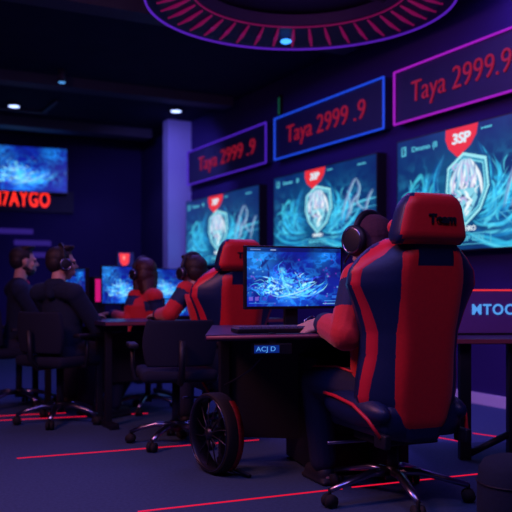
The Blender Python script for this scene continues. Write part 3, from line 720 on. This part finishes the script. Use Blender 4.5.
# P1
o1 = CX+Matrix.Rotation(CR, 3, 'Z') @ Vector((0, .02, 0)); r1 = CR
L1 = lambda w: loc2(o1, r1, w)
hd1 = L1(P(370, 245, 3.66))
person('person in red and navy jersey and maroon beanie, seated in the nearest gaming chair', o1, r1,
    dict(pel=(0, .0, .50), hipL=(-.1, .03, .49), hipR=(.1, .03, .49), kneL=(-.19, .36, .49), kneR=(.17, .38, .5), ankL=(-.15, .36, .085), ankR=(.17, .34, .085),
         chest=(-.02, .08, .88), neck=hd1+Vector((.01, -.035, -.135)), head=hd1, shL=L1(P(358, 279, 3.58)), shR=(.17, .09, .97), elL=L1(P(346, 334, 3.46)), elR=(.27, .12, .72),
         upL=(-.15, -.55, .8), wrL=L1(P(325, 324.5, 3.68)), wrR=L1((2.22, 3.16, .775)), handL=(-.19, .12, -.045), handR=(-.1, 1, -.1), curl=.3, turn=.28, bulk=1.9, cup=1.45, cupz=.022),
    dict(top='jersey', hair='cap', headset='black headset with silver ear rings worn over the maroon beanie', mic=1), 1.0, .006)
# P2
r2 = math.radians(-4); o2 = Vector((CX2.x, CX2.y+.02, 0)); L2 = lambda w: loc2(o2, r2, w, .95)
hd2 = L2(P(193, 273, 5.42))
person('person in red and navy jersey with dark hair, seated in the farther gaming chair', o2, r2,
    dict(pel=(0, .02, .50), hipL=(-.1, .03, .49), hipR=(.1, .03, .49), chest=(-.05, .10, .88), neck=hd2+Vector((.015, -.035, -.135)), head=hd2, shL=L2(P(186, 291, 5.33)), shR=(.13, .13, .96),
         elL=L2(P(170, 318, 5.25))+Vector((0, 0, .03)), wrL=L2(P(158, 315, 5.46)), wrR=(.1, .42, .80), handL=(-.1, 1, -.1), turn=.35),
    dict(top='jersey', hair='short', headset='black headset on the dark haired person beside the farther gaming chair'), .95, .008)
# P3
oc = make_office_chair('black office chair of the auburn haired person')
o3 = P(148, 287, 6.15); o3.z = 0; r3 = math.radians(2)
oc.location = o3; oc.rotation_euler.z = r3
L3 = lambda w: loc2(o3, r3, w, .92)
hd3 = L3(P(143, 274, 6.25))
person('person with long auburn hair in red and navy jersey, seated before a blue monitor', o3, r3,
    dict(pel=(0, 0, .52), hipL=(-.1, .02, .51), hipR=(.1, .02, .51), kneL=(-.2, .4, .5), kneR=(.12, .42, .5), chest=(0, .05, .86), neck=hd3+Vector((.005, -.03, -.13)), head=hd3,
         bulk=.5, shL=L3(P(136, 297, 6.2)), shR=L3(P(155, 297, 6.1)), elL=L3(P(128, 319, 6.1)), wrL=L3(P(112, 313.5, 6.32)), elR=L3(P(158, 318, 6.1)), wrR=L3(P(145, 312, 6.4)), ankL=(-.28, .52, .085), ankR=(-.1, .5, .085), handL=(-.5, .8, -.05), turn=.35),
    dict(top='jersey', hair='long', shoe='shoe', headset='black headset over long auburn hair'), .92, .008)
# P4
o4 = P(60, 287, 5.6); o4.z = 0; r4 = math.radians(-62)
c4 = dup(oc, o4, r4, 'black office chair with chrome base under the headset wearer in dark hoodie', scale=1.0)
oc.scale = (.9,)*3
L4 = lambda w: loc2(o4, r4, w, .97)
hd4 = L4(P(62, 264, 5.6))
person('person in dark hoodie with headset, seated at left, second from the left edge', o4, r4,
    dict(pel=(0, 0, .52), hipL=(-.1, .02, .51), hipR=(.1, .02, .51), chest=(0, .05, .88), neck=hd4+Vector((0, -.035, -.135)), head=hd4, shL=hd4+Vector((-.18, -.05, -.21)), shR=hd4+Vector((.18, -.05, -.21)),
         wrL=L4(P(72, 309, 6.0)), elL=L4(P(70, 318, 5.85))+Vector((-.05, -.12, -.02)), wrR=L4(P(88, 315.5, 5.72)), handR=(.1, 1, 0), turn=-.5),
    dict(top='hoodie', hair='short', hood=1, headset='black headset on the person in dark hoodie at left', mic=1), .97, .008)
# P5
o5 = P(19, 287, 6.35); o5.z = 0; r5 = math.radians(-92)
c5 = dup(oc, o5, r5, 'black office chair at the left edge of the picture')
L5 = lambda w: loc2(o5, r5, w, .97)
hd5 = L5(P(24, 262, 6.35))
person('short haired person in dark jacket over pink shirt, leftmost, in profile', o5, r5,
    dict(pel=(0, 0, .52), hipL=(-.1, .02, .51), hipR=(.1, .02, .51), chest=(0, .04, .88), neck=hd5+Vector((0, -.035, -.135)), head=hd5, shL=hd5+Vector((-.19, -.06, -.23)), shR=hd5+Vector((.19, -.06, -.23)),
         wrL=(-.14, .40, .80), wrR=(.14, .40, .80), elL=(-.25, .1, .74), elR=(.25, .1, .74)),
    dict(top='hoodie', hair='beard', collar='pink'), .97, .008)
# unoccupied dark chairs
pe = P(176, 287, 4.85); pe.z = 0
dup(oc, pe, math.radians(-14), 'empty black office chair between spoked wheel and farther gaming chair', scale=.97)

# ------------------------------------------------------------------ desks
def desk(name, label, x0, x1, y0, y1, h, legs='post', group='computer desks'):
    t = thing(name, label, 'desk', (x0, y0, 0), 0, group); w, d = x1-x0, y1-y0
    MB().box((w/2, d/2, h-.015), (w, d, .03), bev=.004).build('desktop', M['desk'], t, False)
    MB().box((w/2, -.003, h-.014), (w, .006, .02)).build('edge_band', M['edge_highlight'], t, False)
    for x in (.07, w-.07):
        for y in (.17, d-.12): MB().box((x, y, (h-.03)/2), (.045, .045, h-.03), bev=.004).build('leg', M['black'], t, False)
        MB().box((x, d/2, .02), (.06, d*.92, .035), bev=.006).build('foot', M['black'], t, False)
    MB().box((w/2, d-.05, h*.62), (w-.16, .02, h*.5)).build('modesty_panel', M['black'], t, False)
    return t
A = P(205, 287, 3.5); A.z = 0; dx = Matrix.Rotation(math.radians(-12), 3, 'Z') @ Vector((1, 0, 0)); dy = Vector((-dx.y, dx.x, 0))
B = A+dx*1.2; Cc = B+dy*.72; D = P(212, 287, 4.40); D.z = 0
d1 = thing('gaming_desk', 'near dark desk carrying the sharp blue monitor and keyboard', 'desk', A, 0, 'computer desks')
poly = [((v-A).x, (v-A).y) for v in (A, B, Cc, D)]
MB().prism(poly, lambda a, b, e: Vector((a, b, .712+e)), .028).build('desktop', M['desk'], d1, False, bevel=.004)
MB().tube([dx*.006-dy*.003+Vector((0, 0, .727)), dx*1.19-dy*.003+Vector((0, 0, .727))], .009, 8).build('edge_band', M['edge_highlight'], d1)
for px, d in ((224, 4.31), (402, 4.2)):
    v = P(px, 287, d)-A; v.z = .36
    MB().box(v, (.052, .052, .70), Euler((0, 0, -.2)).to_matrix(), bev=.004).build('leg', M['black'], d1, False)
    MB().box(Vector((v.x, v.y-.0, .015)), (.06, .09, .03), Euler((0, 0, -.2)).to_matrix(), bev=.004).build('foot', M['black'], d1, False)
v0, v1 = P(227, 287, 4.335)-A, P(408, 287, 4.2)-A; v0.z = v1.z = .42; vd = v1-v0
MB().box((v0+v1)/2, (vd.length, .02, .56), Euler((0, 0, math.atan2(vd.y, vd.x))).to_matrix()).build('modesty_panel', M['black'], d1, False)
MB().tube([P(225, 385, 4.05)-A, P(238, 378, 3.95)-A, P(250, 370, 3.85)-A, P(262, 357, 3.75)-A], .005, 8).build('cable', M['metal'], d1)
d2 = desk('gaming_desk', 'middle row dark desk in front of the farther gaming chair', 1.55, 2.9, 5.12, 5.62, .72)
d3 = desk('gaming_desk', 'far left dark desk in front of the auburn haired person', 1.38, 2.62, 6.15, 6.9, .70)
d4 = desk('gaming_desk', 'rearmost dark desk near the pale column', 2.55, 3.7, 7.45, 8.1, .72)
# black block added for the leg shadow under the desk, controller
a = P(262, 287, 4.2)
q = P(316, 287, 4.0)
tc = thing('leg_shadow_block', 'black drawer block put in for the leg shadow under the near desk', 'cabinet', (q.x, q.y, 0), math.radians(-12))
MB().box((.2, .25, .3), (.40, .50, .58), bev=.01).build('body', M['black'], tc, False)
for i in range(3):
    q = MB().box((.2, -.006, .12+.18*i), (.36, .014, .165), bev=.003).build('drawer', M['black'], tc, False); MB().box((.2, -.018, .17+.18*i), (.16, .012, .01)).build('handle', M['metal'], q, False)
bx = P(270, 352, 3.55)
t = thing('control_box', 'small blue lit control box under the near desktop', 'control box', (bx.x+.02, bx.y, .64), math.radians(-12))
t.location = (bx.x+.03, bx.y+.04, .643)
MB().box((0, 0, .03), (.18, .05, .05), bev=.006).build('housing', M['frameblk'], t, False)
MB().box((-.03, -.027, .03), (.115, .004, .034)).build('display', glow('dim_blue_display', (8, 40, 130), .8), t, False)
text_mesh('lettering', 'ACJ D', .03, M['text_blue'], t, Matrix.Translation((-.035, -.0305, .03)) @ Matrix.Rotation(PI/2, 4, 'X'), align='CENTER', xs=1.15, depth=.002)
MB().box((0, 0, .0825-.01), (.03, .03, .055)).build('bracket', M['metal'], t, False)
# side desk at right
pL = P(467, 338, 4.35)
sd = thing('side_desk', 'dark desk at the right edge, behind the near gaming chair', 'desk', (pL.x, pL.y, 0), math.radians(-25)); h = .668
MB().box((.5, .28, h-.014), (1.25, .6, .028), bev=.004).build('desktop', M['desk'], sd, False)
MB().box((.5, -.024, h-.012), (1.25, .008, .022)).build('edge_band', M['edge_highlight'], sd, False)
for x in (.0, .27):
    MB().box((x+.005, .06, (h-.03)/2), (.062, .05, h-.03), bev=.004).build('leg', M['black'], sd, False)
MB().box((1.05, .06, (h-.03)/2), (.06, .05, h-.03), bev=.004).build('leg', M['black'], sd, False)
MB().box((1.05, .5, (h-.03)/2), (.06, .05, h-.03), bev=.004).build('leg', M['black'], sd, False)
MB().tube([(.03, .06, .03), (.26, .06, .14)], .02, 8).build('brace', M['black'], sd)
# divider with letters
dv = P(467, 312, 4.75)
t = thing('desk_divider', 'violet lettered divider with red top edge standing on the side desk', 'divider', (dv.x, dv.y, h+.001), math.radians(-25))
MB().box((.45, 0, .13), (1.15, .025, .255)).build('board', mat('violet_board', (.16, .06, .34), .7, noise=.1), t, False)
MB().box((.45, 0, .262), (1.15, .03, .010)).build('top_edge', M['sred'], t, False)
text_mesh('lettering', 'MTOC', .086, M['text_blue'], t, Matrix.Translation((.022, -.016, .145)) @ Matrix.Rotation(PI/2, 4, 'X'), xs=.95, offset=.002, spacing=1.15)
MB().box((.45, 0, .005), (1.1, .1, .01)).build('base_rail', M['frameblk'], t, False)

# ------------------------------------------------------------------ monitors etc.
def monitor(label, loc, rz, pic, w=.54, hgt=.315, lift=.10, group='flat computer monitors'):
    t = thing('monitor', label, 'monitor', loc, rz, group)
    MB().box((0, .018, lift+hgt/2), (w, .03, hgt), bev=.004).build('housing', M['frameblk'], t, False)
    m = Matrix.Translation((-w/2+.01, .0005, lift+.014)) @ Matrix.Rotation(PI/2, 4, 'X')
    picture(pic, w-.02, hgt-.024, t, m)
    MB().box((0, .055, (lift+.12)/2+.004), (.07, .03, lift+.12), bev=.006).build('stand', M['black'], t, False)
    MB().box((0, .05, .006), (.24, .17, .012), bev=.004).build('foot', M['black'], t, False)
    return t
m1 = P(295, 300, 3.98)
monitor('sharp blue game monitor on the near desk', (m1.x, m1.y, .741), math.radians(-6), 'game', .53, .312, .10)
q = P(170, 290, 8.2); monitor('blurry blue monitor beside the dark haired person, below the pale column', (q.x, q.y, .721), 0, 'game2', .56, .34, .08)
q = P(127, 290, 6.75); monitor('blurry blue monitor facing the auburn haired person', (q.x, q.y, .701), math.radians(-4), 'game2', .44, .33, .10)
q = P(71, 290, 6.45); monitor('narrow looking monitor at left turned towards the person in dark hoodie', (q.x, q.y, .701), math.radians(-78), 'game', .5, .31, .09)
# far display behind with red crest
q = P(126, 262, 8.6); t = thing('advert_display', 'small far display with red crest above the blurry blue monitor', 'display', (q.x, q.y, 0), 0)
MB().box((0, .03, q.z), (.2, .03, .22), bev=.004).build('housing', M['frameblk'], t, False); picture('shield', .18, .18, t, Matrix.Translation((-.09, .013, q.z-.08)) @ Matrix.Rotation(PI/2, 4, 'X'))
MB().caps((0, .04, .03), .02, (0, .04, q.z-.1), .015).build('pole', M['black'], t); MB().loft([(0, .04, 0, .17, .17), (0, .04, .02, .15, .15)]).build('foot', M['black'], t)
# magenta-lit pc tower on far desk
q = P(99, 291, 6.9)
t = thing('computer_tower', 'small computer tower with magenta light beside the blurry blue monitor', 'computer', (q.x-.06, 6.55, .701))
MB().box((0, .1, .17), (.1, .24, .33), bev=.006).build('case', M['frameblk'], t, False); MB().box((0, -.022, .22), (.07, .004, .19)).build('light_panel', M['mag'], t, False)
# tablet on middle desk
q = P(183, 300, 5.6)
t = thing('tablet', 'small blue lit tablet beside the dark haired person', 'tablet', (q.x, 5.3, .722)); 
MB().box((0, .015, .08), (.2, .012, .14), Euler((-.25, 0, 0)).to_matrix(), bev=.004).build('case', M['frameblk'], t, False); picture('game2', .18, .12, t, Matrix.Translation((-.09, -.007, .024)) @ Matrix.Rotation(PI/2-.25, 4, 'X'))
MB().box((0, .02, .006), (.2, .1, .012)).build('stand', M['black'], t, False)
# keyboards and mice
def keyboard(label, loc, rz, keys=True):
    t = thing('keyboard', label, 'keyboard', loc, rz, 'dark keyboards')
    MB().box((0, 0, .010), (.40, .135, .018), bev=.004).build('case', M['frameblk'], t, False)
    mb = MB()
    for r in range(5):
        for c in range(18 if keys else 0):
            mb.box((-.184+c*.0216, -.05+r*.025, .024), (.017, .019, .010))
    if keys: o = mb.build('keys', mat('key_plastic', (.2, .16, .28), .35, noise=.2), t, False); o['kind'] = 'stuff'
    return t
k1 = P(276, 329, 3.72); keyboard('sharp dark keyboard in front of the near monitor', (k1.x, k1.y, .741), math.radians(-12))
keyboard('blurry keyboard on the far left desk', (2.02, 6.27, .701), 0)
t = thing('mouse', 'small dark mouse on the near desk beside the keyboard', 'mouse', (atY(352, 3.22), 3.22, .741)); MB().ell((0, 0, .014), (.032, .055, .018)).build('shell', M['frameblk'], t); MB().tube([(0, .0, .0325), (0, .03, .029)], .003, 6).build('scroll_wheel', M['mag'], t)
t = thing('mouse_pad', 'pale cloth mouse pad on the far left desk', 'mouse pad', (1.62, 6.25, .701)); MB().box((0, 0, .002), (.3, .14, .004)).build('pad', M['shoe'], t, False)
# headset/cables tangle behind keyboard (small stand with pink lit clip)
q = P(298, 318, 3.85); t = thing('clamp_stand', 'small bent wire stand on the near desk under the monitor', 'stand', (q.x, q.y-.06, .741))
MB().loft([(0, 0, 0, .03, .03), (0, 0, .01, .028, .028)]).build('foot', M['frameblk'], t)
MB().tube([(0, 0, .01), (.0, 0, .05), (.04, 0, .07), (.08, 0, .055), (.09, 0, .04)], .004, 6).build('arm', M['chrome'], t)

# ------------------------------------------------------------------ spoked wheel
wc = G(213, 473); zc = .205
t = thing('spoked_wheel', 'dark upright spoked wheel with red lit inner side, standing on the floor', 'wheel', (wc.x, wc.y, 0))
vdir = Vector((S, K, 0)); rdir = Vector((K, -S, 0)); ang = math.radians(57)
ax = (-vdir*math.cos(ang)-rdir*math.sin(ang)).normalized(); sx = Vector((0, 0, 1)).cross(ax).normalized(); up = Vector((0, 0, 1))
WMx = lambda r, a, o: sx*r*math.cos(a)+up*r*math.sin(a)+ax*o+Vector((0, 0, zc))
def wring(name, prof, m, n=64, a0=0, a1=2*PI):
    mb = MB(); full = abs(a1-a0-2*PI) < 1e-6; N = n if full else n+1
    rings = [[mb.bm.verts.new(WMx(r, a0+(a1-a0)*i/n, o)) for i in range(N)] for r, o in prof]
    for k in range(len(rings)):
        A, B = rings[k], rings[(k+1) % len(rings)]
        for i in range(n): mb.bm.faces.new((A[i], A[(i+1) % N], B[(i+1) % N], B[i]))
    return mb.build(name, m, t)
wring('tyre', [(.19, .03), (.197, .034), (.204, .022), (.205, 0), (.203, -.05), (.196, -.062), (.19, -.06)], M['rubber'])
wring('rim', [(.180, .028), (.185, .034), (.190, .03), (.190, -.055), (.184, -.055)], M['metal'])
wring('rim_highlight', [(.187, .034), (.190, .037), (.1915, .034)], M['chrome'])
wring('red_band', [(.203, -.060), (.207, -.058), (.207, -.030), (.205, -.028)], mat('painted_red_glow', (.22, .006, .012), .5, noise=.95, nscale=45), 24, -1.1, 1.0)  # red glow on the wheel side, put in as mottled colour
mb = MB(); mb.tube([ax*.035+Vector((0, 0, zc)), ax*-.05+Vector((0, 0, zc))], .026, 20); mb.build('hub', M['metal'], t)
for i in range(12):
    a = 2*PI*i/12+.2; MB().tube([WMx(.02, a, .02), WMx(.09, a+.1, .012), WMx(.186, a, .0)], [.005, .0035, .0035], 6).build('spoke', M['metal'], t)
fb = rdir*.13-vdir*.28; 
MB().tube([Vector((0, 0, zc))-ax*.05, rdir*.08+Vector((0, 0, zc-.02)), rdir*.085+vdir*.0+Vector((0, 0, .03)), rdir*.19-vdir*.12+Vector((0, 0, .014))], .010, 8).build('stand_leg', M['black'], t)
MB().tube([rdir*.085+Vector((0, 0, .03)), rdir*.0+vdir*.15+Vector((0, 0, .012))], .010, 8).build('stand_leg', M['black'], t)

# pouf at the lower right corner
q = P(514, 287, 3.0)
t = thing('pouf', 'dark rounded pouf at the lower right corner', 'pouf', (q.x, q.y, 0))
rows = [(0, 0, .0, .10, .10), (0, 0, .01, .125, .125), (0, 0, .05, .135, .135), (0, 0, .20, .135, .135), (0, 0, .27, .128, .128), (0, 0, .30, .11, .11), (0, 0, .312, .08, .08), (0, 0, .315, .03, .03)]
MB().loft(rows, 40).build('cushion', M['hoodie'], t); MB().tube([(.1365*math.cos(2*PI*i/40), .1365*math.sin(2*PI*i/40), .22) for i in range(40)], .003, 6, True).build('seam', M['black'], t)

# ------------------------------------------------------------------ lights
def area(name, loc, target, size, col, power, sy=None):
    l = bpy.data.lights.new(name, 'AREA'); l.energy = power; l.color = col; l.size = size; l.shape = 'RECTANGLE'; l.size_y = sy or size
    o = bpy.data.objects.new(name, l); C.objects.link(o); o.location = loc; o.rotation_euler = (Vector(target)-Vector(loc)).to_track_quat('-Z', 'Y').to_euler(); return o
def spot(name, loc, target, col, power, ang=70, blend=.6, r=.08):
    l = bpy.data.lights.new(name, 'SPOT'); l.energy = power; l.color = col; l.spot_size = math.radians(ang); l.spot_blend = blend; l.shadow_soft_size = r
    o = bpy.data.objects.new(name, l); C.objects.link(o); o.location = loc; o.rotation_euler = (Vector(target)-Vector(loc)).to_track_quat('-Z', 'Y').to_euler(); return o
area('ceiling_wash_blue', (.6, 2.4, 3.2), (1.8, 3.6, 0), 2.2, (.10, .17, 1), 52)
area('ceiling_wash_red', (-.6, 3.6, 2.9), (2.1, 3.1, 1.1), .8, (1, .3, .38), 48)
area('ceiling_wash_front', (1.3, 1.2, 3.2), (2.3, 3.0, 1.3), .8, (.9, .4, .75), 13)
spot('column_fill_spot', (3.3, 9.6, 3.2), (4.25, 10.95, 1.8), (.25, .22, 1), 85, 110)  # spot added to brighten the column, no lamp hangs at this point
area('ceiling_wash_rear', (2.6, 7.2, 3.2), (2.6, 7.2, 0), 1.8, (.2, .15, 1), 50)
area('wall_wash_right', (3.7, 4.6, 3.2), (4.3, 4.2, 0), .6, (.3, .15, 1), 32, 2.5)
for i, p in enumerate(DL): spot('downlight_beam', (p.x, p.y, 3.34), (p.x, p.y, 0), (.4, .45, 1), 12, 100)
spot('side_desk_fill_spot', (3.6, 3.9, 3.3), (4.2, 3.9, 0), (.3, .16, 1), 150, 60, .8)  # added purple spot lifting the low wall and floor, without a fixture
l = bpy.data.lights.new('ring_glow', 'POINT'); l.energy = 6; l.color = (.8, .15, .8); l.shadow_soft_size = .3
o = bpy.data.objects.new('ring_glow', l); C.objects.link(o); o.location = (RC.x, RC.y, 2.95)
w = bpy.data.worlds.new('w'); bpy.context.scene.world = w; w.use_nodes = True
w.node_tree.nodes['Background'].inputs[0].default_value = (.02, .02, .08, 1); w.node_tree.nodes['Background'].inputs[1].default_value = .5

# ------------------------------------------------------------------ camera
cam = bpy.data.cameras.new('camera'); co = bpy.data.objects.new('camera', cam); C.objects.link(co)
cam.sensor_width = 36; cam.lens = F/512*36; cam.shift_y = (HZ-256)/512
co.location = (0, 0, CH); co.rotation_euler = (PI/2, 0, -TH)
cam.dof.use_dof = True; cam.dof.focus_distance = 3.6; cam.dof.aperture_fstop = 2.4
bpy.context.scene.camera = co
vs = bpy.context.scene.view_settings; vs.view_transform = 'Standard'; vs.look = 'None'; vs.gamma = 1; vs.exposure = 0; vs.use_curve_mapping = False
